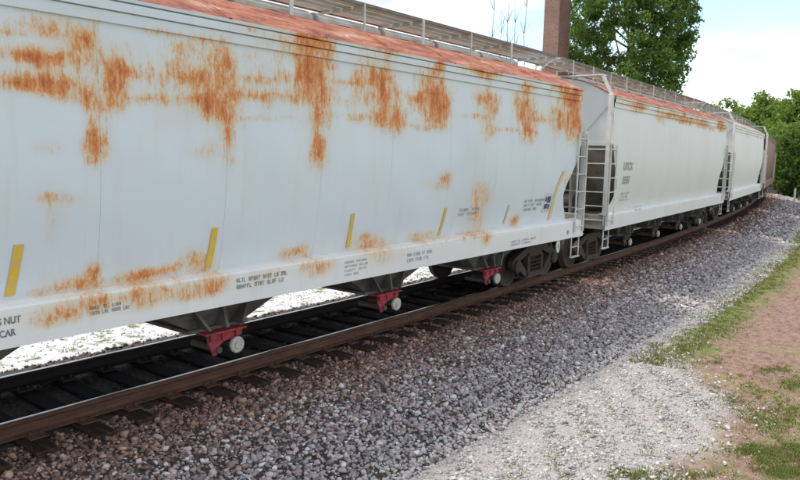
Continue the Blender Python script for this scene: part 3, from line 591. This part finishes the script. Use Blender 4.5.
for q0, q1, r0, r1 in ((-.11, .02, -.12, -.02), (-.02, .12, .0, .13), (.05, .12, -.13, -.03), (-.11, -.05, .03, .12)): m.quad(*[(a+x, -yb(z+y)-.006, z+y) for x, y in ((q0, r0), (q1, r0), (q1, r1), (q0, r1))])
m.build('placard_symbol', BLUE, pl)
a, z = lx(567, 232); MB().lathe_y([(.01, -1.635), (.045, -1.632), (.045, -1.626)], a, 0, z, 12).build('rivet_plate', INK, car1)
a, z = lx(557, 246, -1.6); m = MB().lathe_y([(.03, -1.600), (.03, -1.615), (.085, -1.615), (.085, -1.598)], a, 0, z, 18); 
for i, q in enumerate(m.v): m.v[i] = (q[0], q[1], z+(q[2]-z)*1.7)
lp = m.build('lift_lug', WHITE, car1); MB().lathe_y([(.01, -1.622), (.03, -1.619), (.03, -1.612)], a, 0, z, 10).build('lug_hole', INK, lp)
# marks of the second car
def lx2(u, v):
    d = ray(u, v); c, s_ = math.cos(car2.rotation_euler.z), math.sin(car2.rotation_euler.z); o_ = CAM-np.array(car2.location)
    oy = -s_*o_[0]+c*o_[1]; dy = -s_*d[0]+c*d[1]; t = (-1.61-oy)/dy; q = o_+d*t; return c*q[0]+s_*q[1], q[2]
a, z = lx2(623.5, 170); text_mesh('UTCX', .19, a, z, yb, INKF, car2, sx=1.0)
a, z = lx2(623.5, 184); text_mesh('55357', .19, a, z, yb, INKF, car2, sx=.86)
def block2(u0, u1, vm, lines, h, y=yb):
    a, z = lx2(u0, vm); b, _ = lx2(u1, vm); m = MB()
    for i, (wds, fr) in enumerate(lines): glyphs(m, a, z-i*h*1.7, (b-a)*fr, h, wds, y, g)
    tag(m.build('stencil_lettering', INKF, car2), kind='stuff')
block2(624, 632, 195, [((3, 4), 1), ((4, 3), .9), ((5, 2), 1)], .05)
block2(634, 641, 208, [((4, 3), 1), ((3, 4), 1)], .045, sill_y)

# ------------------------------------------------------------------ brick chimney behind the train
def brick_mat():
    n = NT('old_red_brick'); mp_ = n.new('Mapping'); n.t.links.new(n.coord('UV'), mp_.inputs[0])
    b = n.new('TexBrick'); b.inputs['Scale'].default_value = 1.0; b.inputs['Brick Width'].default_value = .24; b.inputs['Row Height'].default_value = .085; b.inputs['Mortar Size'].default_value = .012
    b.inputs['Color1'].default_value = (.30, .10, .065, 1); b.inputs['Color2'].default_value = (.14, .052, .04, 1); b.inputs['Mortar'].default_value = (.30, .25, .21, 1)
    n.t.links.new(mp_.outputs[0], b.inputs['Vector'])
    c = n.mix(n.math('MULTIPLY', n.step(n.noise(.35, 6, .7), .4, .7), .5), b.outputs[0], (.12, .07, .06)); n.bump(b.outputs['Fac'], .4, .01); return n.base(c, .9)
pc = at_dist(551, 70, -.4); ch = empty('brick_chimney', tuple(pc), math.radians(37.7+42), 'tall square red brick chimney rising behind the walkway of the train', 'chimney')
BR = brick_mat()
def chim(name, hw0, hw1, z0, z1, par):
    v = [(sx*h, sy*h, z) for h, z in ((hw0, z0), (hw1, z1)) for sx, sy in ((-1, -1), (1, -1), (1, 1), (-1, 1))]
    o = obj(name, v, [(0, 1, 5, 4), (1, 2, 6, 5), (2, 3, 7, 6), (3, 0, 4, 7), (4, 5, 6, 7)], BR, par); uv = o.data.uv_layers.new()
    for p_ in o.data.polygons:
        for li in p_.loop_indices: q = o.data.vertices[o.data.loops[li].vertex_index].co; uv.data[li].uv = ((q.x if abs(p_.normal.y) > .5 else q.y)+10, q.z)
    return o
chim('shaft', .93, .84, 0, 24, ch); chim('base', 1.2, 1.15, 0, 3.0, ch); chim('cap', 1.0, 1.0, 23.4, 24.2, ch)

# ------------------------------------------------------------------ trees and plants
def leaf_mat(name, c0, c1):
    n = NT(name); a = n.attr('tone'); c = n.mix(a, c0, c1); n.base(c, .6, spec=.3)
    tr = n.new('BsdfTranslucent'); n.put(tr.inputs[0], n.mix(.5, c, (.20, .30, .03))); ms = n.new('MixShader'); ms.inputs[0].default_value = .5
    out = n.t.nodes['Material Output']; n.t.links.new(n.b.outputs[0], ms.inputs[1]); n.t.links.new(tr.outputs[0], ms.inputs[2]); n.t.links.new(ms.outputs[0], out.inputs[0]); return n.m
BARK = simple('grey_bark', (.12, .10, .08), .9, .4, 8, stretch=(3, 3, .6), bump=.5)
def leaf_cloud(cent, rad, per, lsz, seed, flat=.75):
    g = np.random.default_rng(seed); k = len(cent); n = k*per
    d = g.normal(size=(n, 3)); d /= np.linalg.norm(d, axis=1)[:, None]; d *= (g.random((n, 1))**.5); d[:, 2] *= flat
    p = np.repeat(cent, per, 0)+d*np.repeat(rad, per)[:, None]
    a = g.normal(size=(n, 3)); a /= np.linalg.norm(a, axis=1)[:, None]; b = np.cross(a, g.normal(size=(n, 3))); b /= np.linalg.norm(b, axis=1)[:, None]
    sz = lsz*g.uniform(.6, 1.35, (n, 1)); a = a*sz; b = b*sz*.62
    v = np.stack([p-a, p-b*.9, p+a, p+b*.9], 1).reshape(-1, 3); f = np.arange(n*4).reshape(-1, 4)
    tone = np.repeat(np.clip(np.repeat(g.normal(.45, .22, k), per)+g.normal(0, .22, n), 0, 1), 4)
    return v, f, tone
def fast_mesh(name, v, f, mat, parent, tone):
    me = bpy.data.meshes.new(name); n = len(f); me.vertices.add(len(v)); me.vertices.foreach_set('co', v.astype(np.float32).ravel())
    me.loops.add(n*f.shape[1]); me.loops.foreach_set('vertex_index', f.ravel().astype(np.int32)); me.polygons.add(n); me.polygons.foreach_set('loop_start', np.arange(0, n*f.shape[1], f.shape[1], dtype=np.int32)); me.update(calc_edges=True)
    me.attributes.new('tone', 'FLOAT', 'POINT').data.foreach_set('value', tone.astype(np.float32)); me.materials.append(mat)
    o = bpy.data.objects.new(name, me); COL.objects.link(o); o.parent = parent; return o
def tree(name, base, label, cz, rx, rz, nclump, per, crad, lsz, mat, seed, cat='tree', group=None, trunk=.35, low=-.9, core=.45, lean=0):
    g = np.random.default_rng(seed); t = empty(name, tuple(base), 0, label, cat, group)
    c = []
    lob = [(g.uniform(0, 6.28), g.uniform(-.6, .9), g.uniform(.75, 1.12)) for _ in range(9)]
    while len(c) < nclump:
        d = g.normal(size=3); d /= np.linalg.norm(d); r = g.uniform(core, 1)**.6
        az = math.atan2(d[1], d[0]); k = .86+.16*sum(math.cos(az-a)*math.exp(-((d[2]-h)/.4)**2)*(q-.9)*3 for a, h, q in lob)+g.normal(0, .05)
        if d[2]*r < low: continue
        w_ = 1-.25*max(0, d[2])**2
        c.append((d[0]*r*k*rx*w_+lean*d[2], d[1]*r*k*rx*w_, cz+d[2]*r*k*rz))
    c = np.array(c); rad = crad*g.uniform(.6, 1.35, nclump)
    v, f, tone = leaf_cloud(c, rad, per, lsz, seed+1); fast_mesh('crown', v, f, mat, t, tone)
    m = MB(); top = cz+rz*.45
    pts = [(0, 0, -.2)]+[(math.sin(i*1.3+seed)*rx*.035, math.cos(i*1.7+seed)*rx*.035, top*i/6) for i in range(1, 7)]
    m.tube(pts, [trunk*(1.25 if i == 0 else 1-.13*i) for i in range(7)], 9)
    for i in g.choice(nclump, min(nclump, 34), replace=False):
        q = Vector(c[i]); z0 = max(top*.22, min(top*.95, q.z-rz*.45)); fr = z0/top; b0 = Vector(pts[0]).lerp(Vector(pts[-1]), fr); b0.z = z0
        mid = b0.lerp(q, .5)+Vector((0, 0, -.06*rx)); m.tube([b0, mid, q], [trunk*.42*(1-.5*fr), trunk*.24*(1-.4*fr), trunk*.05], 5, False)
    m.build('trunk', BARK, t, True); return t
LF1 = leaf_mat('cottonwood_leaves', (.075, .135, .034), (.19, .28, .07)); LF2 = leaf_mat('bright_leaves', (.12, .19, .035), (.26, .36, .08)); LF3 = leaf_mat('dark_leaves', (.05, .10, .02), (.14, .215, .042))
tree('cottonwood_tree', at_dist(624, 74, -.4), 'big leafy green tree right of the brick chimney', 15.0, 7.4, 10.0, 430, 120, .95, .17, LF1, 21, trunk=.42, low=-.86)
tree('leafy_tree', at_dist(722, 128, -.4), 'small rounded tree above the end of the white hopper car', 7.3, 5.6, 5.6, 150, 70, 1.2, .26, LF2, 31, group='trees at the bend')
tree('leafy_tree', at_dist(764, 112, -.4), 'domed green tree beyond the bend, next to the tree at the right edge', 7.2, 4.2, 5.4, 170, 80, 1.1, .25, LF2, 33, group='trees at the bend')
tree('leafy_tree', at_dist(803, 100, -.4), 'tall green tree at the right edge of the picture', 6.6, 4.6, 5.4, 190, 80, 1.1, .25, LF2, 35, group='trees at the bend')
tree('leafy_tree', at_dist(742, 118, -.4), 'bright green low tree between the small rounded and the domed tree', 5.2, 4.4, 5.0, 150, 70, 1.1, .25, LF2, 37, group='trees at the bend')
tree('leafy_bush', at_dist(786, 84, -.4), 'bright green bush in front of the trees at the bend', 3.6, 2.9, 4.4, 150, 80, .8, .17, LF2, 39, cat='bush', trunk=.14, group='bushes by the track')
tree('leafy_bush', at_dist(799, 72, -.4), 'dark green spreading bush behind the white trackside post', 3.0, 2.6, 3.6, 150, 80, .75, .15, LF3, 41, cat='bush', trunk=.14, low=-1, group='bushes by the track')
tree('leafy_bush', at_dist(776, 92, -.4), 'dark bush just past the brown hopper car', 2.6, 2.4, 3.2, 110, 80, .75, .17, LF3, 43, cat='bush', trunk=.14, low=-1, group='bushes by the track')
# bare sapling
bt = empty('bare_sapling', tuple(at_dist(505, 58, -.4)), 0, 'clump of thin bare leafless stems left of the brick chimney', 'bare tree'); m = MB(); g = np.random.default_rng(5)
LFd = simple('dead_twig_bark', (.20, .18, .17), .9, .3, 8)
sh = 0.9
for i, dx in enumerate((-1.35, -.8, -.2, .35, 1.25)):
    r_ = Vector((rt[0], rt[1], 0))*dx; h = 15.5+g.uniform(-1.5, 1.5); pts = [Vector((0, 0, 0))+r_*min(1, k/4)+Vector((g.uniform(-.12, .12), g.uniform(-.12, .12), h*k/8)) for k in range(9)]
    m.tube(pts, [.055*(1-.09*k) for k in range(9)], 5)
    for k in range(4, 8):
        for _ in range(5):
            d = Vector((g.uniform(-.7, .7), g.uniform(-.7, .7), g.uniform(.7, 1.6))); m.tube([pts[k], pts[k]+d*.5, pts[k]+d], [.017, .012, .007], 4, False)
m.build('stem', LFd, bt)

# ------------------------------------------------------------------ grass, weeds, post
def grass(name, spots, mat, seed):
    g = np.random.default_rng(seed); V, Fa, Tn = [], [], []; n = 0
    for (x, y, z, h, k) in spots:
        for _ in range(k):
            a = g.uniform(0, 6.283); r = g.uniform(0, .06); bx, by = x+r*math.cos(a), y+r*math.sin(a); hh = h*g.uniform(.5, 1.2); w_ = g.uniform(.003, .007)*(1+h*4)
            dx, dy = math.cos(a)*hh*g.uniform(.1, .7), math.sin(a)*hh*g.uniform(.1, .7); px, py = -math.sin(a)*w_, math.cos(a)*w_
            V += [(bx-px, by-py, z-.01), (bx+px, by+py, z-.01), (bx+dx*.45+px*.7, by+dy*.45+py*.7, z+hh*.65), (bx+dx, by+dy, z+hh), (bx+dx*.45-px*.7, by+dy*.45-py*.7, z+hh*.65)]
            Fa.append((n, n+1, n+2, n+3)); Fa.append((n, n+2, n+3, n+4)); Tn += [g.uniform(0, 1)]*5; n += 5
    return tag(fast_mesh(name, np.array(V), np.array(Fa), mat, None, np.array(Tn)), kind='stuff')
GR = leaf_mat('grass_blades', (.20, .22, .05), (.42, .37, .16)); GRG = leaf_mat('green_grass_blades', (.21, .25, .06), (.42, .42, .17))
sp1 = []; g = np.random.default_rng(8)
def addg(lst, s, o, h, k): p = arc(s, o); lst.append((p[0], p[1], float(gzs(s, o))-.005, h, k))
for _ in range(3600):
    s = 3.6+44*g.random()**1.5; o = 4.5+g.normal(0, .26)+.25*math.sin(s*1.1)*.5
    if o > 3.95: addg(sp1, s, o, g.uniform(.018, .05)*(1+s*.02), 7)
for _ in range(7000): addg(sp1, -1.5+28*g.random()**1.6, g.uniform(4.5, 8.2), g.uniform(.008, .03), 5)
grass('dry_grass', sp1, GR, 9)
sp2 = []
for u, v, ru, rv, n in ((770, 452, 44, 7, 420), (790, 474, 28, 9, 260), (640, 476, 34, 7, 200), (700, 478, 25, 5, 90), (795, 388, 18, 10, 150), (775, 372, 20, 6, 110), (720, 360, 10, 5, 50), (690, 345, 22, 9, 130), (745, 395, 50, 22, 260), (775, 420, 40, 18, 420), (785, 462, 40, 14, 420), (745, 290, 12, 14, 140), (770, 262, 12, 12, 120)):
    for _ in range(n):
        q = on_z(u+g.normal(0, ru*.5), v+g.normal(0, rv*.5), -.53); o = math.hypot(q[0]-XC, q[1]-R)-R; sp2.append((q[0], q[1], float(gzs(math.atan2(q[0]-XC, R-q[1])*R, o))-.005, g.uniform(.012, .04), 8))
for _ in range(500): addg(sp2, g.uniform(-7, 10), -g.uniform(2.6, 7), g.uniform(.03, .10), 6) if g.random() < .35 else None
for _ in range(2400): addg(sp2, g.uniform(40, 95), g.uniform(3.7, 9), g.uniform(.15, .45), 8)
for _ in range(1200): addg(sp2, g.uniform(24, 46), g.uniform(4.0, 6), g.uniform(.06, .18), 7)
grass('green_grass', sp2, GRG, 10)
pp = on_z(794, 203, -.55); po = empty('marker_post', (pp[0], pp[1], -.62), 0, 'short white marker post beside the track at the bend', 'post')
MB().box(-.10, .10, -.06, .06, 0, 1.15, .015).build('post', WHITE, po); MB().box(-.103, .103, -.063, .063, 1.15, 1.2, .01).build('cap', simple('post_cap_grey', (.4, .4, .4)), po)
